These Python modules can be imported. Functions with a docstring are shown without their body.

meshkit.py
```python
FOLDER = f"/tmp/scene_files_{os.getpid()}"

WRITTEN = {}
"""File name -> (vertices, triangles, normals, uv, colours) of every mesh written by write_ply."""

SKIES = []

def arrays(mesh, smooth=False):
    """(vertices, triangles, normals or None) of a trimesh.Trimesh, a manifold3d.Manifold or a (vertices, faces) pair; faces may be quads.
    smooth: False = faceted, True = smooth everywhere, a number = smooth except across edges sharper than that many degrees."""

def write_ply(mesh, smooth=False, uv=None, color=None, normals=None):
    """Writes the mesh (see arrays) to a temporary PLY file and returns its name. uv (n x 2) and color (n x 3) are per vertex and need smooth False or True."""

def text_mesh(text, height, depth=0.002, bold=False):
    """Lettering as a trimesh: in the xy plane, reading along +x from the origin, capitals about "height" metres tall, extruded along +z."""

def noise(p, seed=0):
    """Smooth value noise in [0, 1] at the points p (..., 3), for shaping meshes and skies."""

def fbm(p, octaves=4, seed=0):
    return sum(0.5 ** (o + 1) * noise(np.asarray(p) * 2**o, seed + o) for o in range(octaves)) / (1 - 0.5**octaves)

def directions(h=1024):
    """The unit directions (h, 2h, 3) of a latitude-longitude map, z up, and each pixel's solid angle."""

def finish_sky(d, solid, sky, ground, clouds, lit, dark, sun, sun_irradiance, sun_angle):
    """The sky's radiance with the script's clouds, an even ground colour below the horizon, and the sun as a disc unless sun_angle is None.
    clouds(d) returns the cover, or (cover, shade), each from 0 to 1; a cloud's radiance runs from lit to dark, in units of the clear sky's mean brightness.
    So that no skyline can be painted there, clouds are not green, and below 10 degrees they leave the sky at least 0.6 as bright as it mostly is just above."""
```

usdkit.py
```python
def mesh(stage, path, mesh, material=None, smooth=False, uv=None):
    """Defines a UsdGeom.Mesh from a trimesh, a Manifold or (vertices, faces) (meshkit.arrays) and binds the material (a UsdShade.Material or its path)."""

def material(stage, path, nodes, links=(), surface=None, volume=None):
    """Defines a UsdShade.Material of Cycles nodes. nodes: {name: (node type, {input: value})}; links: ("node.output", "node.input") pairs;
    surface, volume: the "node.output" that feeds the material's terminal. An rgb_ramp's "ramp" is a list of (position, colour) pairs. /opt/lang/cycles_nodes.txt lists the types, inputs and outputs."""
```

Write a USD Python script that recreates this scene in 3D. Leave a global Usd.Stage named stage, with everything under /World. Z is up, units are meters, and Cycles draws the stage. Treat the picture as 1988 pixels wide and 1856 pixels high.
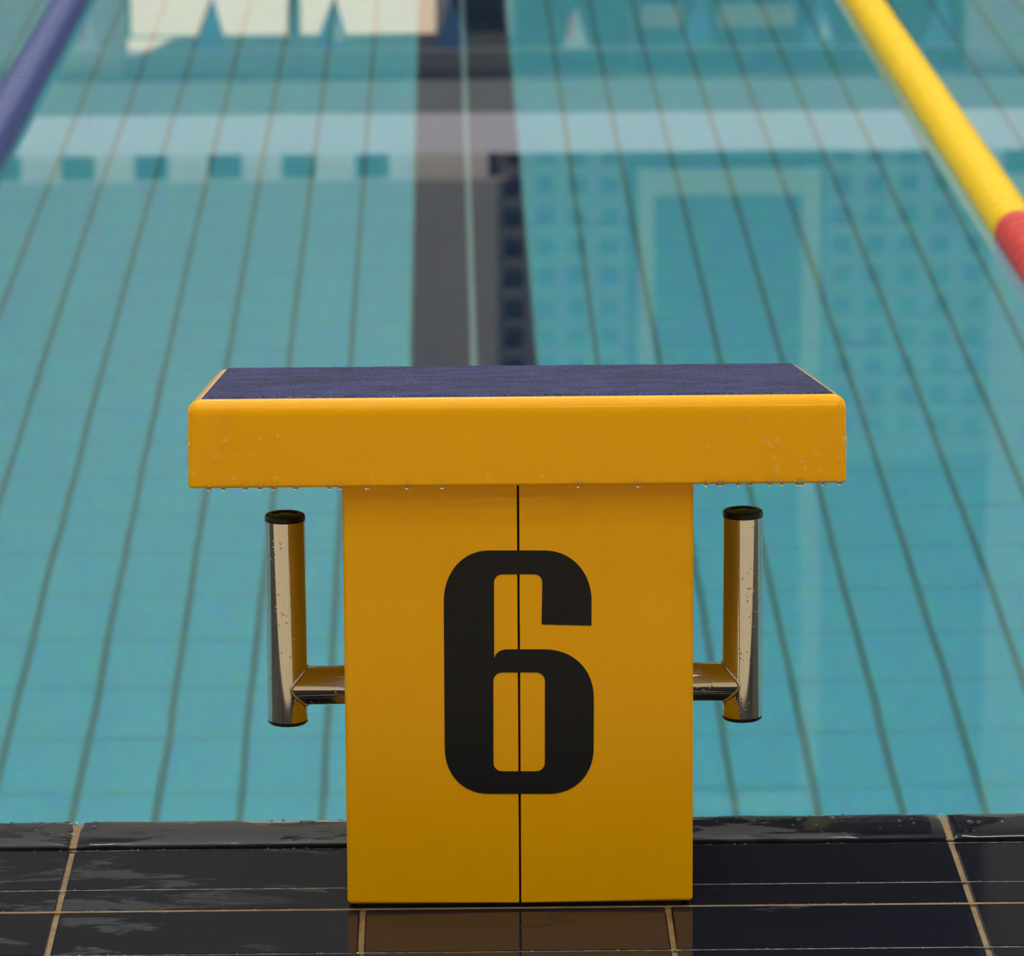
import math, random
import numpy as np
import trimesh
import shapely
from shapely.geometry import Polygon, box as sbox
from shapely.ops import unary_union
import manifold3d as m3
from pxr import Usd, UsdGeom, UsdShade, UsdLux, Gf, Sdf, Vt
import usdkit, meshkit

random.seed(6)
rng = np.random.default_rng(6)
stage = Usd.Stage.CreateInMemory()
UsdGeom.SetStageUpAxis(stage, 'Z')
UsdGeom.Xform.Define(stage, '/World')

# ------------------------------------------------------------------ camera, light level, exposure
# x = across the lanes, y = out over the pool, z = up; origin on the deck under the middle of the block's rear face
FPX, W, H = 9862.565, 1988, 1856
cam = UsdGeom.Camera.Define(stage, '/World/camera')
R_ = (0.9998795164641511, -0.01443284826719482, -0.005713619370556452)
U_ = (0.00868287429372548, 0.21492298937735851, 0.9765924003037804)
F_ = (0.012867021777195673, 0.9765243476370653, -0.2150224133028676)
P_ = (-0.05731946, -3.9896117, 1.23865835)
cam.AddTransformOp().Set(Gf.Matrix4d(*R_, 0, *U_, 0, -F_[0], -F_[1], -F_[2], 0, *P_, 1))
cam.CreateHorizontalApertureAttr(36.0)
cam.CreateFocalLengthAttr(36.0 * FPX / W)
cam.CreateFStopAttr(18.0)
cam.CreateFocusDistanceAttr(4.1)
cam.CreateClippingRangeAttr(Gf.Vec2f(0.05, 500))
EXPOSURE = -0.1
cam.CreateExposureAttr(EXPOSURE)
CEIL_LAMP = 12.5        # radiance of the unseen ceiling luminaires added to light the hall
HANG_LAMP = 34.0       # the hanging fluorescent fitting behind the block
CAFE = 1.35             # lit room behind the glass doors at the far end
FASCIA_GLOW = 0.68            # glow put into the white gallery fascia for the light falling on it

WATER = -0.359
POOLZ = -2.178         # top of the pool floor
EDGE = 0.270           # pool-side edge of the head wall
PX0, PX1, PY1 = -5.0, 11.0, 25.25
HX0, HX1, HY0, HY1, HZ = -8.0, 14.0, -10.0, 29.0, 10.5

# ------------------------------------------------------------------ helpers
L = '/World/Looks'
UsdGeom.Scope.Define(stage, L)


def mat(name, nodes, links=(), surface='p.BSDF'):
    return usdkit.material(stage, f'{L}/{name}', nodes, links, surface=surface)


def plain(name, color, rough=0.5, **k):
    return mat(name, {'p': ('principled_bsdf', {'base_color': color, 'roughness': rough, **k})})


_used = {}


def numbered(parent, name):
    key = (parent, name)
    n = _used.get(key, 0)
    _used[key] = n + 1
    return f'{parent}/{name}' if n == 0 else f'{parent}/{name}_{n:03d}'


def path_of(parent):
    return '/World' if parent is None else str(parent.GetPath())


def tag(p, label=None, cat=None, group=None, kind=None):
    for k, v in (('label', label), ('category', cat), ('group', group), ('kind', kind)):
        if v:
            p.SetCustomDataByKey(k, v)
    return p


def empty(name, loc=(0, 0, 0), parent=None, rx=None):
    x = UsdGeom.Xform.Define(stage, numbered(path_of(parent), name))
    x.AddTranslateOp().Set(Gf.Vec3d(*loc))
    if rx is not None:
        x.AddRotateXOp().Set(rx)
    return x.GetPrim()


def obj(name, mesh, material, parent=None, smooth=False, label=None, kind=None):
    m = usdkit.mesh(stage, numbered(path_of(parent), name), mesh, material, smooth=smooth)
    return tag(m.GetPrim(), label=label, kind=kind)


def bx(x0, x1, y0, y1, z0, z1):
    m = trimesh.creation.box([x1 - x0, y1 - y0, z1 - z0])
    m.apply_translation([(x0 + x1) / 2, (y0 + y1) / 2, (z0 + z1) / 2])
    return m


def join(*ms):
    return trimesh.util.concatenate([m for m in ms])


def tileblock(x0, x1, y0, y1, z0, z1, c=0.0012, tilt=(0, 0)):
    """A tile with a chamfered top edge, 20 triangles and no underside; tilt lifts it unevenly."""
    v, f = [], []
    for (a, z) in ((0, z0), (0, z1 - c), (c, z1)):
        for (x, y) in ((x0 + a, y0 + a), (x1 - a, y0 + a), (x1 - a, y1 - a), (x0 + a, y1 - a)):
            v.append((x, y, z + (tilt[0] * (x - (x0 + x1) / 2) + tilt[1] * (y - (y0 + y1) / 2) if z > z0 else 0)))
    for r in (0, 4):
        for k in range(4):
            a, b = r + k, r + (k + 1) % 4
            f += [(a, b, b + 4), (a, b + 4, a + 4)]
    f += [(8, 9, 10), (8, 10, 11)]
    return trimesh.Trimesh(np.array(v), np.array(f), process=False)


def rounded_box(x0, x1, y0, y1, z0, z1, r, seg=16):
    s = m3.Manifold.sphere(r, seg)
    parts = [s.translate((x, y, z)) for x in (x0 + r, x1 - r) for y in (y0 + r, y1 - r) for z in (z0 + r, z1 - r)]
    return m3.Manifold.batch_hull(parts)


def lathe(profile, n=32, axis='z'):
    """profile: (radius, height) pairs; closed at the ends where radius is 0."""
    p = np.array(profile, float)
    a = np.arange(n) * 2 * np.pi / n
    v = np.stack([np.outer(p[:, 0], np.cos(a)), np.outer(p[:, 0], np.sin(a)), np.repeat(p[:, 1][:, None], n, 1)], -1).reshape(-1, 3)
    f = []
    for i in range(len(p) - 1):
        for k in range(n):
            a0, b0 = i * n + k, i * n + (k + 1) % n
            f += [(a0, b0, b0 + n), (a0, b0 + n, a0 + n)]
    m = trimesh.Trimesh(v, np.array(f), process=True)
    m.update_faces(m.nondegenerate_faces())
    if axis == 'y':
        m.apply_transform(trimesh.transformations.rotation_matrix(-math.pi / 2, [1, 0, 0]))
    if axis == 'x':
        m.apply_transform(trimesh.transformations.rotation_matrix(math.pi / 2, [0, 1, 0]))
    return m


def slab_xz(poly, y0, y1):
    """A polygon drawn in (x, z), as a slab between y0 and y1."""
    ms = []
    for g in getattr(poly, 'geoms', [poly]):
        m = trimesh.creation.extrude_polygon(g, y1 - y0, engine='earcut')
        v = m.vertices.copy()
        m.vertices = np.column_stack([v[:, 0], y0 + v[:, 2], v[:, 1]])
        m.invert()
        ms.append(m)
    return join(*ms)


# ------------------------------------------------------------------ materials
M = {}
M['plaster'] = mat('pale_plaster', {'g': ('geometry', {}), 'n': ('noise_texture', {'scale': 1.4, 'detail': 4}),
                                    'r': ('rgb_ramp', {'ramp': [(0.3, (.60, .61, .58)), (0.7, (.68, .68, .65))]}),
                                    'p': ('principled_bsdf', {'roughness': .8})},
                   [('g.position', 'n.vector'), ('n.fac', 'r.fac'), ('r.color', 'p.base_color')])
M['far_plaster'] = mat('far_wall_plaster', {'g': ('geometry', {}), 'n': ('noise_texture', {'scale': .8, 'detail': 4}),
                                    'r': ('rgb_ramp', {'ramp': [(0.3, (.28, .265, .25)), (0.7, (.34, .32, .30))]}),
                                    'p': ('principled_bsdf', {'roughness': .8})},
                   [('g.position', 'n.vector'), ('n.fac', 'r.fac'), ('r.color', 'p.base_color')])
M['ceiling'] = plain('white_ceiling', (.8, .8, .78), .8)
M['lintel'] = plain('shaded_lintel', (.11, .115, .10), .7)  # the lintel's shadow is put into this dark grey
M['dark_frame'] = plain('dark_metal_frame', (.03, .035, .04), .5)
M['dark_glass'] = plain('dark_glazing', (.004, .006, .009), .25, specular_ior_level=.2)
M['cream_paint'] = plain('cream_paint', (.30, .25, .13), .6)
M['bar_paint'] = plain('pale_window_bars', (.115, .12, .115), .6)
M['tan_board'] = plain('tan_board', (.24, .20, .12), .7)
M['posts'] = plain('grey_posts', (.62, .55, .51), .7)
M['beam'] = plain('white_beam', (.30, .305, .30), .6)


def emitter(name, color, strength):
    return mat(name, {'e': ('emission', {'color': color, 'strength': strength})}, surface='e.emission')


M['lamp'] = emitter('added_lamp_diffuser', (1, .97, .90), CEIL_LAMP)
M['hang_lamp'] = emitter('fluorescent_tube', (1, .96, .86), HANG_LAMP)
M['cafe'] = emitter('lit_room_pane', (1, .80, .54), CAFE)
M['band'] = emitter('fascia_glow', (1, .95, .96), FASCIA_GLOW)
M['lamp_body'] = plain('lamp_housing', (.7, .7, .7), .4)

# pool tiles: object-random tone
def pool_tile(name, lo, hi):
    return mat(name, {'o': ('object_info', {}), 'g': ('geometry', {}), 'n': ('noise_texture', {'scale': 9., 'detail': 3}),
                      'a': ('math', {'math_type': 'multiply_add', 'value2': .6, 'value3': .2}),
                      'r': ('rgb_ramp', {'ramp': [(0, lo), (1, hi)]}), 'p': ('principled_bsdf', {'roughness': .35, 'specular_ior_level': .1})},
               [('g.position', 'n.vector'), ('n.fac', 'a.value1'), ('a.value', 'r.fac'), ('r.color', 'p.base_color')])


M['pool_tile'] = pool_tile('turquoise_pool_tile', (.115, .545, .675), (.140, .585, .72))
M['lane_tile'] = pool_tile('navy_lane_tile', (.006, .018, .062), (.009, .024, .075))
M['pool_grout'] = plain('pool_grout', (.092, .295, .295), .9)
M['lane_strip'] = plain('pale_lane_strip', (.21, .33, .36), .6)
M['pool_wall'] = mat('pool_wall_tiles', {'g': ('geometry', {}), 'm': ('mapping', {'scale': (1, 1, 1)}),
                     'b': ('brick_texture', {'offset': 0., 'color1': (.1, .45, .57), 'color2': (.11, .46, .58), 'mortar': (.05, .14, .14), 'scale': 1., 'mortar_size': .004, 'brick_width': .25, 'row_height': .125}),
                     'p': ('principled_bsdf', {'roughness': .3})}, [('g.position', 'm.vector'), ('m.vector', 'b.vector'), ('b.color', 'p.base_color')])
M['beige_floor'] = mat('beige_deck_tiles', {'g': ('geometry', {}),
                       'b': ('brick_texture', {'offset': 0., 'color1': (.66, .55, .38), 'color2': (.62, .52, .36), 'mortar': (.3, .26, .2), 'scale': 1., 'mortar_size': .003, 'brick_width': .25, 'row_height': .12}),
                       'p': ('principled_bsdf', {'roughness': .25})}, [('g.position', 'b.vector'), ('b.color', 'p.base_color')])
M['deck_grout'] = mat('tan_grout', {'g': ('geometry', {}), 'n': ('noise_texture', {'scale': 60., 'detail': 3}),
                      'r': ('rgb_ramp', {'ramp': [(.3, (.12, .068, .02)), (.7, (.25, .155, .058))]}), 'p': ('principled_bsdf', {'roughness': .6})},
                      [('g.position', 'n.vector'), ('n.fac', 'r.fac'), ('r.color', 'p.base_color')])
M['thin_grout'] = mat('pale_thin_grout', {'g': ('geometry', {}), 'n': ('noise_texture', {'scale': 220., 'detail': 2}),
                      'r': ('rgb_ramp', {'ramp': [(.42, (.05, .05, .05)), (.62, (.42, .40, .36))]}), 'p': ('principled_bsdf', {'roughness': .3})},
                      [('g.position', 'n.vector'), ('n.fac', 'r.fac'), ('r.color', 'p.base_color')])


def deck_tile(name, lo, hi, bump, mist):
    """Glazed near-black tile, mirror-smooth in most places and misted with fine water in patches, more of them towards the left."""
    return mat(name, {'g': ('geometry', {}), 'm': ('mapping', {'scale': (7., 16., 7.)}), 'xyz': ('separate_xyz', {}),
                      'n': ('noise_texture', {'scale': 1., 'detail': 7, 'roughness': .66, 'distortion': .5}),
                      'lr': ('math', {'math_type': 'multiply_add', 'value2': -.20}),
                      'w': ('map_range', {'range_type': 'smoothstep', 'from_min': lo, 'from_max': hi, 'to_min': 0., 'to_max': 1.}),
                      'ro': ('map_range', {'from_min': 0., 'from_max': 1., 'to_min': .05, 'to_max': .36}),
                      'sp': ('map_range', {'from_min': 0., 'from_max': 1., 'to_min': .14, 'to_max': mist}),
                      'n2': ('noise_texture', {'scale': 38., 'detail': 2}),
                      'b': ('bump', {'strength': bump, 'distance': .0006}),
                      'p': ('principled_bsdf', {'ior': 1.5, 'base_color': (.0095, .0105, .0175)})},
               [('g.position', 'm.vector'), ('m.vector', 'n.vector'), ('g.position', 'xyz.vector'), ('xyz.x', 'lr.value1'), ('n.fac', 'lr.value3'), ('lr.value', 'w.value'), ('w.result', 'ro.value'), ('w.result', 'sp.value'),
                ('g.position', 'n2.vector'), ('n2.fac', 'b.height'), ('b.normal', 'p.normal'), ('ro.result', 'p.roughness'), ('sp.result', 'p.specular_ior_level')])


M['deck_tile'] = deck_tile('black_deck_tile', .57, .69, .004, .095)
M['edge_tile'] = deck_tile('wet_black_edge_tile', .49, .56, .16, .15)

M['yellow'] = mat('yellow_plastic', {'g': ('geometry', {}), 'n': ('noise_texture', {'scale': 6., 'detail': 4}),
                  'r': ('rgb_ramp', {'ramp': [(.3, (.76, .355, 0.)), (.7, (.79, .375, 0.))]}),
                  'n2': ('noise_texture', {'scale': 900., 'detail': 1}), 'b': ('bump', {'strength': .08, 'distance': .0004}),
                  'p': ('principled_bsdf', {'roughness': .17, 'specular_ior_level': .17})},
                  [('g.position', 'n.vector'), ('n.fac', 'r.fac'), ('r.color', 'p.base_color'), ('g.position', 'n2.vector'), ('n2.fac', 'b.height'), ('b.normal', 'p.normal')])
M['black_paint'] = plain('black_numeral_vinyl', (.0065, .007, .009), .4, specular_ior_level=.2)
M['core'] = plain('dark_block_core', (.01, .01, .01), .8)
M['mat'] = mat('blue_grip_mat', {'g': ('geometry', {}), 'n': ('noise_texture', {'scale': 800., 'detail': 3, 'roughness': .7}), 'n3': ('noise_texture', {'scale': 24., 'detail': 3}),
               'r': ('rgb_ramp', {'ramp': [(.33, (.006, .008, .030)), (.5, (.033, .038, .110)), (.66, (.15, .155, .25))]}),
               'r3': ('rgb_ramp', {'ramp': [(.35, (.75, .75, .62)), (.65, (1.1, 1.05, 1.25))]}), 'mx': ('mix', {'mix_type': 'multiply', 'fac': 1.}),
               'b': ('bump', {'strength': .6, 'distance': .0008}), 'p': ('principled_bsdf', {'roughness': .8, 'specular_ior_level': .05})},
               [('g.position', 'n.vector'), ('g.position', 'n3.vector'), ('n.fac', 'r.fac'), ('n3.fac', 'r3.fac'), ('r.color', 'mx.color1'), ('r3.color', 'mx.color2'), ('mx.color', 'p.base_color'), ('n.fac', 'b.height'), ('b.normal', 'p.normal')])
M['steel'] = mat('polished_steel', {'g': ('geometry', {}), 'v': ('voronoi_texture', {'scale': 260., 'randomness': 1.}), 'n': ('noise_texture', {'scale': 40., 'detail': 2}),
                 's': ('map_range', {'from_min': .05, 'from_max': .24, 'to_min': 1., 'to_max': 0., 'clamp': True}),
                 'k': ('map_range', {'from_min': .50, 'from_max': .60, 'to_min': 0., 'to_max': 1., 'clamp': True}), 'hh': ('math', {'math_type': 'multiply'}),
                 'b': ('bump', {'strength': .35, 'distance': .0006}), 'p': ('principled_bsdf', {'base_color': (.56, .53, .48), 'metallic': 1., 'roughness': .07})},
                 [('g.position', 'v.vector'), ('g.position', 'n.vector'), ('v.distance', 's.value'), ('n.fac', 'k.value'), ('s.result', 'hh.value1'), ('k.result', 'hh.value2'), ('hh.value', 'b.height'), ('b.normal', 'p.normal')])
M['black_plastic'] = plain('black_plastic', (.006, .006, .007), .3, specular_ior_level=.3)
M['drop'] = mat('water_drop', {'p': ('glass_bsdf', {'color': (1, 1, 1), 'roughness': 0., 'IOR': 1.333})})
M['rope_yellow'] = plain('yellow_float', (.80, .52, .006), .4, specular_ior_level=.2)
M['rope_red'] = plain('red_float', (.55, .04, .04), .4, specular_ior_level=.25)
M['rope_blue'] = plain('blue_float', (.024, .042, .20), .32, specular_ior_level=.6)
M['cable'] = plain('steel_cable', (.4, .4, .4), .4, metallic=1.)
M['flag_blue'] = plain('blue_pennant', (.03, .10, .22), .7)
M['flag_white'] = plain('white_pennant', (.42, .40, .42), .7)
M['flag_red'] = plain('red_pennant_print', (.45, .06, .08), .7)

# still water: mirror by Fresnel over a clear refracting surface; red, green and blue bend by slightly different amounts, as in water
M['water'] = mat('pool_water', {'g': ('geometry', {}), 'xyz': ('separate_xyz', {}),
                 'm1': ('mapping', {'scale': (3.2, 1.5, 1.)}), 'n1': ('noise_texture', {'scale': 1., 'detail': 2, 'roughness': .4}),
                 'near': ('map_range', {'range_type': 'smoothstep', 'from_min': 1.2, 'from_max': 6.0, 'to_min': 1.0, 'to_max': .10}),
                 'hh': ('math', {'math_type': 'multiply'}),
                 'b': ('bump', {'strength': 1., 'distance': .0008}),
                 'f': ('fresnel', {'IOR': 1.333}), 'gl': ('glossy_bsdf', {'color': (1, 1, 1), 'roughness': 0.}),
                 'rr': ('refraction_bsdf', {'color': (1, 0, 0), 'roughness': 0., 'IOR': 1.3312}),
                 'rg': ('refraction_bsdf', {'color': (0, 1, 0), 'roughness': 0., 'IOR': 1.3345}),
                 'rb': ('refraction_bsdf', {'color': (0, 0, 1), 'roughness': 0., 'IOR': 1.3390}),
                 'a1': ('add_closure', {}), 'a2': ('add_closure', {}), 'mx': ('mix_closure', {})},
                 [('g.position', 'm1.vector'), ('m1.vector', 'n1.vector'), ('g.position', 'xyz.vector'), ('xyz.y', 'near.value'), ('n1.fac', 'hh.value1'), ('near.result', 'hh.value2'), ('hh.value', 'b.height')]
                 + [('b.normal', f'{k}.normal') for k in ('gl', 'rr', 'rg', 'rb')]
                 + [('rr.BSDF', 'a1.closure1'), ('rg.BSDF', 'a1.closure2'), ('a1.closure', 'a2.closure1'), ('rb.BSDF', 'a2.closure2'), ('f.fac', 'mx.fac'), ('a2.closure', 'mx.closure1'), ('gl.BSDF', 'mx.closure2')],
                 surface='mx.closure')

# ------------------------------------------------------------------ the hall
S = lambda *a, **k: obj(*a, kind='structure', **k)
S('ceiling', bx(HX0, HX1, HY0, HY1, HZ, HZ + .2), M['ceiling'])
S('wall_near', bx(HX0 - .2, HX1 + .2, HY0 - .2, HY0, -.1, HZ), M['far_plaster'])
S('wall_left', bx(HX0 - .2, HX0, HY0, HY1, -.5, HZ), M['plaster'])
S('wall_right', bx(HX1, HX1 + .2, HY0, HY1, -.5, HZ), M['plaster'])

# far wall with its openings
holes = {'door': (-2.117, -.088, -.3, 2.35), 'dark_a': (-.02, .36, -.3, 2.33), 'dark_b': (.40, 3.36, -.3, 2.60), 'upper': (.29, 3.55, 3.12, 10.3)}
poly = sbox(HX0, -.5, HX1, HZ)
CORNER = Polygon([(-2.117, 2.34), (-1.78, 2.34), (-1.84, 2.37), (-2.02, 2.455), (-2.117, 2.46)])
slots = [(-2.568 + .4823 * k, -2.568 + .4823 * k + .222, 3.10, 3.295) for k in range(-3, 6)] + [(3.62 + .4823 * k, 3.62 + .4823 * k + .222, 3.10, 3.295) for k in range(0, 4)]
slots[8] = (.235, .355, 3.10, 3.295)
for a, b, c, d in list(holes.values()) + slots:
    poly = poly.difference(sbox(a, c, b, d))
poly = poly.difference(CORNER)
wf = tag(stage.DefinePrim('/World/wall_far', 'Xform'), kind='structure')
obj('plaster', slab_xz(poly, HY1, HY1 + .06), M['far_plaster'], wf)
obj('backing', bx(HX0, HX1, HY1 + .2, HY1 + .3, -.5, HZ), M['dark_glass'], wf)
obj('lintel', slab_xz(sbox(-2.13, 2.353, .40, 2.60).difference(CORNER.buffer(.012)), HY1 - .05, HY1), M['lintel'], wf)

d1 = tag(stage.DefinePrim('/World/door_1', 'Xform'), kind='structure')
fr = sbox(-2.117, -.3, -.088, 2.352)
pan = [(-2.09, -1.068), (-.985, -.10)]
for a, b in pan:
    fr = fr.difference(sbox(a, -.25, b, 2.34))
obj('door_frame', slab_xz(fr, HY1 + .03, HY1 + .09), M['dark_frame'], d1)
for a, b in pan:
    obj('lit_pane', bx(a, b, HY1 + .05, HY1 + .07, -.25, 2.34), M['cafe'], d1, label='warm lit glass pane')
obj('lit_pane', slab_xz(CORNER, HY1 + .05, HY1 + .07), M['cafe'], d1, label='warm lit glass pane')
for n, (k, mull) in enumerate((('dark_a', []), ('dark_b', [1.18, 1.95, 2.7]))):
    a, b, c, d = holes[k]
    w = tag(stage.DefinePrim(f'/World/window_{n + 1}', 'Xform'), kind='structure')
    xs = [a + .03] + [q for m_ in mull for q in (m_ - .02, m_ + .02)] + [b - .03]
    fr = sbox(a, c, b, d)
    for q in range(0, len(xs), 2):
        fr = fr.difference(sbox(xs[q], c + .04, xs[q + 1], d - .04))
        obj('pane', bx(xs[q], xs[q + 1], HY1 + .12, HY1 + .14, c + .04, d - .04), M['dark_glass'], w)
    obj('window_frame', slab_xz(fr, HY1 + .08, HY1 + .18), M['dark_frame'], w)
# upper glazing: square lattice on both sides of a cream-framed opening
a, b, c, d = holes['upper']
w = tag(stage.DefinePrim('/World/window_3', 'Xform'), kind='structure')
for x0, x1, nn in ((a, 1.135, 4), (2.46, b, 5)):
    fr = sbox(x0, c, x1, 5.2)
    px = (x1 - x0) / nn
    for i in range(nn):
        for j in range(10):
            q = (x0 + px * i + .045, x0 + px * (i + 1) - .041, 3.295 + .2025 * (j - 1), 3.425 + .2025 * (j - 1))
            fr = fr.difference(sbox(q[0], q[2], q[1], q[3]))
            obj('pane', bx(q[0], q[1], HY1 + .14, HY1 + .15, q[2], q[3]), M['dark_glass'], w)
    obj('lattice', slab_xz(fr, HY1 + .06, HY1 + .14), M['bar_paint'], w)
fr = sbox(1.22, 3.244, 2.42, 7.6).difference(sbox(1.325, 3.412, 2.30, 7.5))
obj('cream_frame', slab_xz(fr, HY1 + .0, HY1 + .16), M['cream_paint'], w, label='cream painted frame of the large opening')
obj('large_pane', bx(1.20, 2.45, HY1 + .145, HY1 + .155, 3.412, 10.25), M['dark_glass'], w)
fr = sbox(-4.2, 3.102, .36, 3.30)
for q in slots[:9]:
    fr = fr.difference(sbox(q[0], 3.10, q[1], 3.285))
S('trim_2', slab_xz(fr, HY1 - .012, HY1 - .001), M['posts'])
t1 = S('trim_1', bx(HX0, HX1, HY1 - .12, HY1, 2.622, 2.84), M['beam'])

for x0, x1, z0, z1, in ((1.24, 1.50, 2.16, 2.30), (1.74, 2.24, 2.16, 2.30)):
    o = obj('wall_board', bx(x0, x1, HY1 - .02, HY1 + .07, z0, z1), M['tan_board'])
    tag(o, ('short' if x1 - x0 < .3 else 'long') + ' tan board mirrored in the water at the far end', 'board')
o = obj('light_band', rounded_box(HX0 + .1, HX1 - .1, HY1 - .16, HY1 - .001, 2.845, 3.098, .01), M['band'])  # no lamp: emission stands in for light on the upper white fascia
tag(o, 'long white fascia of the far gallery with light put in as glow, mirrored across the water', 'light')

# deck: beige tiles behind a band of black tiles along the pool edge
fl = tag(stage.DefinePrim('/World/floor', 'Xform'), kind='structure')
obj('beige_slab', bx(HX0, HX1, HY0, -.3605, -.06, -.0005), M['beige_floor'], fl)
obj('grout_bed', bx(HX0, HX1, -.3605, EDGE - .012, -.06, -.0022), M['deck_grout'], fl)
obj('far_deck', bx(HX0, HX1, PY1, HY1, -.6, WATER + .02), M['beige_floor'], fl)
obj('side_deck', bx(HX0, PX0, EDGE - .01, PY1, -.6, WATER + .02), M['beige_floor'], fl)
obj('side_deck', bx(PX1, HX1, EDGE - .01, PY1, -.6, WATER + .02), M['beige_floor'], fl)
ROWS = [(-.3575, -.2385), (-.2365, -.1185), (-.1168, -.0030), (.0020, .0592), (.0608, .1738)]
XJ, MOD, J = -.379, .25, .0048
for iy, (y0, y1) in enumerate(ROWS):
    for ix in range(-9, 12):
        x0 = XJ + MOD * ix + J / 2
        obj('tile', tileblock(x0, x0 + MOD - J, y0, y1, -.03, random.uniform(-.0002, .0002), .0011, (random.uniform(-.0006, .0006), random.uniform(-.0012, .0012))), M['deck_tile'], fl)
for y in (-.1177, .0600):
    obj('thin_grout', bx(HX0, HX1, y - .0009, y + .0009, -.01, -.0004), M['thin_grout'], fl)
obj('wide_grout', bx(HX0, HX1, -.0029, .0019, -.01, -.0003), M['deck_grout'], fl)
obj('grout_line', bx(HX0, HX1, .1742, .1775, -.01, -.0012), M['thin_grout'], fl)


def edge_tile(x0, x1, seed):
    """Finger-grip tile on the pool edge: a raised, slightly uneven bed of glaze rounded over into the pool."""
    prof = [(.1790, -.03), (.1790, .0015), (.1800, .0028), (.19, .0036), (.21, .0034), (.23, .0024), (.25, .0012), (.262, -.0004), (.268, -.0035), (.270, -.009), (.270, -.05)]
    n = 26
    xs = np.concatenate([[x0, x0 + .0008, x0 + .003], np.linspace(x0 + .012, x1 - .012, n), [x1 - .003, x1 - .0008, x1]])
    v = []
    for i, x in enumerate(xs):
        drop = (.0045, .0016, .0004)[min(i, len(xs) - 1 - i)] if min(i, len(xs) - 1 - i) < 3 else 0
        for (y, z) in prof:
            wob = (meshkit.noise(np.array([[x * 45 + seed, y * 80, 1.3]]))[0] - .5) * .0009 if z > -.02 and .18 < y else 0
            v.append((x, y - (drop * .8 if y > .26 else 0), z + wob - (drop if z > -.02 else 0)))
    k, f = len(prof), []
    for i in range(len(xs) - 1):
        for j in range(k - 1):
            p = i * k + j
            f += [(p, p + k, p + k + 1), (p, p + k + 1, p + 1)]
    for i in (0, len(xs) - 1):
        ring = [i * k + j for j in range(k)]
        for j in range(1, k - 1):
            f.append((ring[0], ring[j], ring[j + 1]) if i == 0 else (ring[0], ring[j + 1], ring[j]))
    return trimesh.Trimesh(np.array(v), np.array(f), process=False)


for ix in range(-9, 12):
    x0 = XJ + MOD * ix + J / 2
    obj('edge_tile', edge_tile(x0, x0 + MOD - J, ix * 7.7), M['edge_tile'], fl, smooth=35)
obj('edge_grout', bx(HX0, HX1, .1805, .2515, -.05, .0004), M['deck_grout'], fl)

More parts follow.
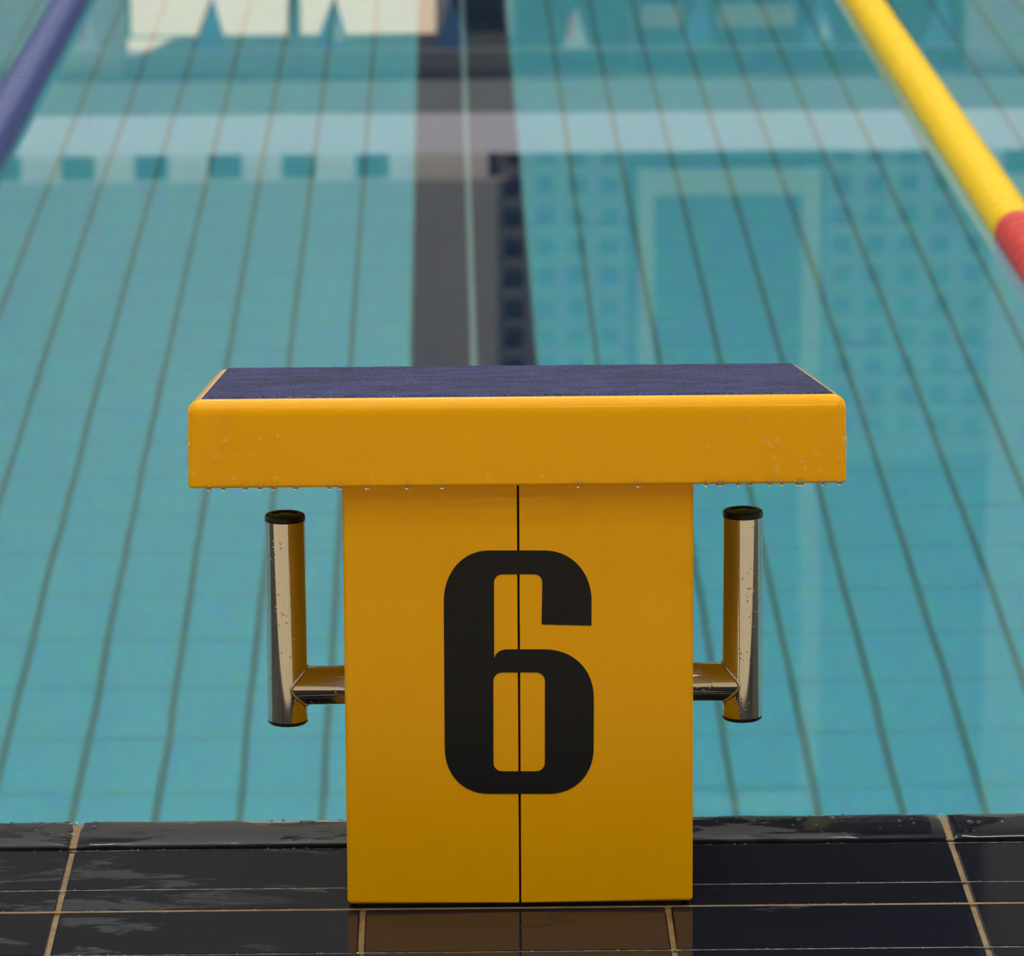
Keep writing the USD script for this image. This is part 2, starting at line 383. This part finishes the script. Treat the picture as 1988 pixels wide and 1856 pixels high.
# pool basin
S('pool_wall_near', bx(PX0, PX1, -.2, EDGE - .004, POOLZ - .1, -.051), M['pool_wall'])
S('pool_wall_far', bx(PX0, PX1, PY1, PY1 + .2, POOLZ - .1, -.6), M['pool_wall'])
S('pool_wall_left', bx(PX0 - .2, PX0, -.2, PY1 + .2, POOLZ - .1, -.6), M['pool_wall'])
S('pool_wall_right', bx(PX1, PX1 + .2, -.2, PY1 + .2, POOLZ - .1, -.6), M['pool_wall'])
pf = tag(stage.DefinePrim('/World/pool_floor', 'Xform'), kind='structure')
obj('grout_bed', bx(PX0, PX1, EDGE - .004, PY1, POOLZ - .1, POOLZ - .0025), M['pool_grout'], pf)
GX, GYW, RY0 = .125, .25, .2408
cells = []
for iy in range(0, 101):
    y0 = RY0 + GYW * iy
    for ix in range(-40, 88):
        x0 = GX * ix
        k = (ix + 1) % 16
        lane = k in (0, 1) and 2.0 < y0 < 23.2
        cells.append((x0, y0, lane, 1 if k == 0 else -1))
g, gr = .0064, .0030       # half joint across, along


def pool_cell(x0, y0, lane, side, t=0):
    gx0, gx1 = x0 + g, x0 + GX - g
    if lane:
        gx0, gx1 = (x0 + .0006, x0 + GX - .0076) if side > 0 else (x0 + .0076, x0 + GX - .0006)
    return tileblock(gx0, gx1, y0 + (0 if lane else gr), y0 + GYW - (0 if lane else gr), POOLZ - .008, POOLZ, .0006, (t, -t))


def in_view(x0, y0):
    return 3.2 < y0 + GYW and y0 < 13 and abs(x0 + .0625 + .03) < .62 + .06 * (y0 - 3.2) * .85 + .12


near = sorted([q for q in cells if in_view(q[0], q[1])], key=lambda q: q[1])[:298]
keep = set((q[0], q[1]) for q in near)
for q in near:
    obj('tile', pool_cell(*q, random.uniform(-.002, .002)), M['lane_tile'] if q[2] else M['pool_tile'], pf)
rest = [q for q in cells if (q[0], q[1]) not in keep and q[1] < 24.9]
for lane, nm in ((False, 'tile_field'), (True, 'lane_tile_field')):
    obj(nm, join(*[pool_cell(*q) for q in rest if q[2] == lane]), M['lane_tile'] if lane else M['pool_tile'], pf, kind='stuff')
for k in range(-2, 6):
    obj('lane_strip', bx(2 * k - .0068, 2 * k + .0068, 2.0, 23.2, POOLZ - .008, POOLZ + .0006), M['lane_strip'], pf, label='pale strip along the middle of the navy lane line')

# water
wv = np.array([(PX0, EDGE - .004, WATER), (PX1, EDGE - .004, WATER), (PX1, PY1, WATER), (PX0, PY1, WATER)])
o = obj('pool_water', trimesh.Trimesh(wv, [(0, 1, 2), (0, 2, 3)], process=False), M['water'])
tag(o, 'clear still turquoise pool water behind the starting block', 'water', kind='stuff')

# ------------------------------------------------------------------ lamps of the hall; the ceiling rows are unseen, added for its light
ORD = 'first second third fourth fifth sixth seventh eighth ninth tenth eleventh twelfth'.split()
k = 0
for iy, y in enumerate(np.arange(-8.2, 23, 3.0)):
    for x in (-5.2, -.8, 3.6, 8.0):
        if k == 0:
            first = empty('ceiling_light', (x, y, HZ))
            obj('housing', bx(-1.7, 1.7, -.36, .36, -.10, -.001), M['lamp_body'], first)
            obj('diffuser', bx(-1.66, 1.66, -.32, .32, -.118, -.1005), M['lamp'], first)
            pr = first
        else:
            pr = empty('ceiling_light', (x, y, HZ))
            pr.GetReferences().AddInternalReference(first.GetPath())
            pr.SetInstanceable(True)
        tag(pr, f'added unseen rectangular ceiling luminaire, {ORD[k % 4]} from the left in the {ORD[k // 4]} row from the near wall', 'light', 'added luminaires under the hall ceiling')
        k += 1
hl = empty('hanging_lamp', (.95, -4.6, 3.95))
lb = bx(-.95, .95, -.03, .03, -.10, .10)
lf = bx(-.93, .93, .0302, .036, -.085, .085)
for m_ in (lb, lf):
    m_.apply_transform(trimesh.transformations.rotation_matrix(-math.radians(37), [1, 0, 0]))
obj('housing', lb, M['lamp_body'], hl)
obj('diffuser', lf, M['hang_lamp'], hl)
for s in (-.8, .8):
    obj('suspension_rod', bx(s - .004, s + .004, -.004, .004, .05, HZ - 3.95), M['lamp_body'], hl)
tag(hl, 'hanging fluorescent lamp behind the block', 'light')

# ------------------------------------------------------------------ starting block
sb = empty('starting_block', (0, 0, 0))
tag(sb, 'yellow starting block numbered 6 with sloping blue-topped platform on the black tiled edge', 'starting block')
CW, CD, CT = .1415, .20, .362
for s in (-1, 1):
    x0, x1 = (-CW, -.0008) if s < 0 else (.0008, CW)
    xo, xi = (x0, x1) if s < 0 else (x1, x0)
    pm = m3.Manifold.batch_hull([m3.Manifold.sphere(q, 16).translate((x - s * q if x == xo else x + s * q, y, z)) for x, q in ((xo, .0035), (xi, .0012)) for y in (q, CD - q) for z in (.0035 + q, CT - q)])
    obj('column_panel', pm, M['yellow'], sb, smooth=30)
obj('column_core', bx(-CW + .008, CW - .008, .006, CD - .006, -.001, CT - .004), M['core'], sb)

# numeral: outline in the photograph's plane of the rear face
CX = lambda px, py: (4.178826e-4 * px - 2.4352e-6 * py - .41785, -3.998e-6 * px - 4.3147109e-4 * py + .76552)


def arc(cx, cy, rx, ry, a0, a1, n=14, p=2.0):
    out = []
    for a in np.radians(np.linspace(a0, a1, n)):
        c, s = math.cos(a), math.sin(a)
        out.append((cx + rx * math.copysign(abs(c) ** (2 / p), c), cy - ry * math.copysign(abs(s) ** (2 / p), s)))
    return out


outer = (arc(950, 1168, 88, 99, 180, 90, p=2.1) + arc(1056, 1168, 92, 99, 90, 0, p=2.1) + [(1147.8, 1213.4), (1051.3, 1211.2)]
         + arc(1038, 1131, 14.5, 16.5, 0, 90, 8) + arc(975, 1131, 16, 16.5, 90, 180, 8)
         + [(959.2, 1276.5)] + arc(984, 1278, 24, 18.3, 172, 90, 8) + arc(1056, 1356, 97, 96.3, 90, 0, p=2.15)
         + arc(1064, 1450, 89, 91, 0, -90, p=2.15) + arc(950, 1450, 87, 91, -90, -180, p=2.15))
inner = arc(974.5, 1321, 16.8, 16.8, 180, 90, 8) + arc(1041, 1321, 17, 16.8, 90, 0, 8) + arc(1041, 1480, 17, 17, 0, -90, 8) + arc(974.5, 1480, 16.8, 17, -90, -180, 8)
six = Polygon([CX(*q) for q in outer], [[CX(*q) for q in inner]]).buffer(0)
obj('number_six', slab_xz(six, -.0005, .0004), M['black_paint'], sb, label='black condensed numeral 6')

# platform, tilted down towards the pool
SL = math.atan2(.431 - .3575, .500)
PL = empty('platform', (0, -.02, .4305), sb, rx=-math.degrees(SL))
prof = m3.Manifold.batch_hull([m3.Manifold.sphere(r, 24).translate((x, y, z)) for x in (-.2640 + .011, .2630 - .011) for (y, z, r) in ((.011, -.011, .011), (.50, -.011, .011))]
                              + [m3.Manifold.sphere(.003, 16).translate((x, y, z)) for x in (-.2640 + .003, .2630 - .003) for (y, z) in ((.0138, -.0685), (.50, -.0685))])
obj('slab', prof, M['yellow'], PL, smooth=25)
# grip mat: a grid with fine relief
nx, ny = 240, 110
gx, gy = np.meshgrid(np.linspace(-.2535, .2535, nx), np.linspace(.0105, .492, ny), indexing='ij')
zz = .0016 + .0005 * (meshkit.noise(np.stack([gx * 900, gy * 700, 0 * gx], -1)) - .5)
rim = (gx <= -.2534) | (gx >= .2534) | (gy <= .0106) | (gy >= .4919)
zz[rim] = -.0005
v = np.stack([gx, gy, zz], -1).reshape(-1, 3)
i, j = np.meshgrid(np.arange(nx - 1), np.arange(ny - 1), indexing='ij')
q = np.stack([i * ny + j, (i + 1) * ny + j, (i + 1) * ny + j + 1, i * ny + j + 1], -1).reshape(-1, 4)
obj('grip_mat', (v, q), M['mat'], PL, smooth=True, label='blue rough non-slip mat')

# back-stroke grips: stainless tubes with black end caps
TR, TY = .01685, .16
for s, xc in ((-1, -.1930), (1, .1908)):
    h = empty('handle', (xc, TY, 0), sb)
    v_ = m3.Manifold.cylinder(.2905 - .1185, TR, TR, 64).translate((0, 0, .1185))
    ln = abs(xc) - CW + .012
    st = m3.Manifold.cylinder(ln, TR - .0004, TR - .0004, 64).rotate((0, 90 if s < 0 else -90, 0)).translate((0, 0, .1475))
    obj('grip_tube', v_ + st, M['steel'], h, smooth=40, label='polished stainless steel tube')
    # weld bead along the joint of the two tubes
    wb = []
    for a in np.linspace(0, 2 * np.pi, 80, endpoint=False):
        yy, z_ = (TR - .0004) * math.cos(a), (TR - .0004) * math.sin(a)
        xx = math.sqrt(max(TR ** 2 - yy ** 2, 0)) * (-s)
        b_ = trimesh.creation.icosphere(1, .0016)
        b_.apply_translation((xx, yy, .1475 + z_))
        wb.append(b_)
    obj('weld', join(*wb), M['steel'], h, smooth=True)
    cap = lathe([(0, .2958), (.006, .2957), (.0072, .2950), (.0105, .2950), (.0118, .2962), (.0148, .2962), (.0164, .2954), (.0170, .2940), (.0170, .2906), (0, .2906)][::-1], 48)
    obj('end_cap', cap, M['black_plastic'], h, smooth=30, label='black plastic cap')
    cap = lathe([(0, .1185), (.0169, .1185), (.0169, .1166), (.0155, .1152), (0, .1150)][::-1], 48)
    obj('end_cap', cap, M['black_plastic'], h, smooth=30, label='black plastic cap')

# ------------------------------------------------------------------ water drops
def bead(p, nrm, r, flat=.45, sub=1):
    b = trimesh.creation.icosphere(sub, r)
    n = np.asarray(nrm, float)
    n /= np.linalg.norm(n)
    T = trimesh.geometry.align_vectors([0, 0, 1], n)
    b.apply_scale([1, 1, flat])
    b.apply_transform(T)
    b.apply_translation(p)
    return b


# front face of the slab in world space: local (x, 0, -t) turned about x by -SL
def slab_front(x, t):
    y, z = 0.0, -t
    c, s_ = math.cos(-SL), math.sin(-SL)
    return np.array([x, -.02 + c * y - s_ * z + (.0 if t < .03 else 0), .4305 + s_ * y + c * z])


bottom_local = lambda t: .0138 - .003
HANG = [-.2475, -.236, -.2185, -.2075, -.1965, -.1790, -.1510, -.1430, -.1200, -.0880, -.0600, .0480, .0950, .1510, .1610, .1635, .1765, .1860, .2010, .2120, .2230, .2270, .2430, .2565]
first = None
seen = {}
for x in HANG:
    zone = 'on the left overhang' if x < -.1415 else 'on the right overhang' if x > .1415 else 'before the column'
    n_ = seen[zone] = seen.get(zone, -1) + 1
    r = .0020 + .0009 * random.random()
    yb = -.02 + .0128 * math.cos(SL) - .0685 * math.sin(SL) - .004
    zb = .4305 - .0695 * math.cos(SL) - .0128 * math.sin(SL)
    if first is None:
        first = empty('water_drop', (x, yb, zb))
        obj('drop', lathe([(0, -.0032), (.0008, -.0031), (.0016, -.0026), (.0021, -.0018), (.0023, -.0010), (.0025, .0002), (.0029, .0010), (0, .0010)], 16), M['drop'], first, smooth=True)
        pr = first
    else:
        pr = empty('water_drop', (x + random.uniform(-.001, .001), yb, zb))
        pr.GetReferences().AddInternalReference(first.GetPath())
        pr.SetInstanceable(True)
    tag(pr, f'clear water drop under the platform edge, {ORD[n_]} from left {zone}', 'water drop', 'drops hanging under the platform edge')

# beads of water on the platform's rear face and sides
bl = []
clusters = [(428, 874), (467, 872), (500, 874), (512, 842), (447, 845), (430, 815), (445, 810), (420, 862), (437, 908), (462, 915), (543, 914), (545, 836), (725, 914), (950, 912), (1050, 910), (375, 852), (383, 905),
            (1440, 808), (1478, 845), (1500, 845), (1488, 856), (1495, 876), (1474, 880), (1500, 896), (1498, 902), (1368, 856), (1400, 901), (1548, 884), (1575, 871), (1618, 874), (1620, 783), (1554, 895), (1582, 902), (1604, 815), (1630, 840)]
for px_, py_ in clusters:
    for j in range(random.choice((1, 1, 2))):
        x, z = CX(px_ + (random.uniform(-9, 9) if j else 0), py_ + (random.uniform(-9, 9) if j else 0))
        p = slab_front(x, (.4305 - z) / math.cos(SL))
        bl.append(bead(p + np.array([0, .0002, 0]), (0, -1, -.12), random.uniform(.0011, .0021) * (1 if j == 0 else .6), .4, 2))
for k in range(60):
    sd = random.choice((-1, 1))
    x = (-.2640 if sd < 0 else .2630)
    t, d_ = random.uniform(.008, .062), random.uniform(.01, .45)
    c_, s_ = math.cos(-SL), math.sin(-SL)
    bl.append(bead(np.array([x, -.02 + c_ * d_ + s_ * t, .4305 + s_ * d_ - c_ * t]), (sd, 0, 0), random.uniform(.0008, .0018), .5, 1))
obj('water_beads', join(*bl), M['drop'], sb, smooth=True, label='tiny clear water beads clinging to the platform', kind='stuff')
# splashes standing on the black tiles: along the pool edge and along the joints
bl = []
for k in range(420):
    x = random.uniform(-.62, .62)
    if k < 200:
        y = .19 + .075 * random.random() ** .6
        z = np.interp(y, [.18, .19, .21, .23, .25, .262, .268], [.0028, .0036, .0034, .0024, .0012, -.0004, -.0035])
    else:
        y = random.choice((.0615, .0615, -.1165, .002, .1755)) + random.uniform(-.0012, .0012)
        z = -.0002
    if -.1425 < x < .1425 and 0 < y < .2:
        continue
    bl.append(bead((x, y, z), (0, 0, 1), random.uniform(.0022, .0030) if k % 9 == 0 and k < 200 else random.uniform(.0007, .0021 if k < 200 else .0012), .55, 1))
o = obj('water_splashes', join(*bl), M['drop'], smooth=True)
tag(o, 'small beads of splashed water along the edge and joints of the black tiles', 'water beads', kind='stuff')

# ------------------------------------------------------------------ lane ropes
PITCH = .0800


def rope(name, x, far, label, group=None):
    t = empty(name, (x, 0, WATER + .012))
    obj('cable', lathe([(0, .3), (.004, .3), (.004, 25.2), (0, 25.2)], 8, 'y'), M['cable'], t)
    prof = [(0, 0), (.026, 0), (.031, .002), (.038, .008), (.0425, .016), (.0445, .026), (.0455, .0395), (.0445, .053), (.0425, .063), (.038, .072), (.031, .078), (.026, .0795), (0, .0795)]
    disc = lathe(prof, 28, 'y')
    rest = []
    for k in range(int(24.7 / PITCH)):
        y = .42 + k * PITCH
        red = y + PITCH < 5.32 or y > 20.0
        m = disc.copy()
        m.apply_translation((0, y, 0))
        if 3.2 < y < 13.5:
            obj('float_disc', m, M['rope_red'] if red else far, t, smooth=50, label='red float disc' if red else None)
        else:
            rest.append((red, m))
    obj('far_discs', join(*[m for r_, m in rest if not r_]), far, t, smooth=50, kind='stuff')
    obj('red_discs', join(*[m for r_, m in rest if r_]), M['rope_red'], t, smooth=50, kind='stuff')
    tag(t, label, 'lane rope', group)


rope('lane_rope', -1.0, M['rope_blue'], 'blue lane rope of float discs lying on the water at left')
rope('lane_rope', 1.004, M['rope_yellow'], 'yellow lane rope with red end section on the water at right')

# ------------------------------------------------------------------ pennants over the far end
pl = empty('pennant_line', (0, 20.3, 0))
ZT = 1.28
obj('cord', lathe([(0, HX0 + .001), (.004, HX0 + .001), (.004, HX1 - .001), (0, HX1 - .001)], 8, 'x'), M['flag_white'], pl)
stage.GetPrimAtPath(str(pl.GetPath()) + '/cord').GetAttribute('points').Set(Vt.Vec3fArray([Gf.Vec3f(p[0], p[1], p[2] + ZT) for p in stage.GetPrimAtPath(str(pl.GetPath()) + '/cord').GetAttribute('points').Get()]))
for k in range(-12, 23):
    xc = -1.175 + .585 * k
    if not (HX0 + .2 < xc < HX1 - .2):
        continue
    hw, hh = (.088, .27) if k % 4 != 3 else (.065, .20)
    col = ('flag_blue', 'flag_blue', 'flag_blue', 'flag_white')[k % 4]
    sw = random.uniform(-.02, .02)
    tri = Polygon([(xc - hw, ZT), (xc + hw, ZT), (xc + sw, ZT - hh)])
    pn = obj('pennant', slab_xz(tri, -.001, .001), M[col], pl)
    if k % 4 in (1, 3):
        st = Polygon([(xc + .01, ZT - .04), (xc + hw * .75, ZT - .04), (xc + .02, ZT - .17)]) if k % 4 == 1 else Polygon([(xc - .05, ZT - .06), (xc - .01, ZT - .06), (xc + .0, ZT - .17), (xc - .02, ZT - .17)])
        obj('print', slab_xz(st, -.0016, .0016), M['flag_white' if k % 4 == 1 else 'flag_red'], pn)
tag(pl, 'row of blue and white triangular pennants strung over the far water', 'pennants')
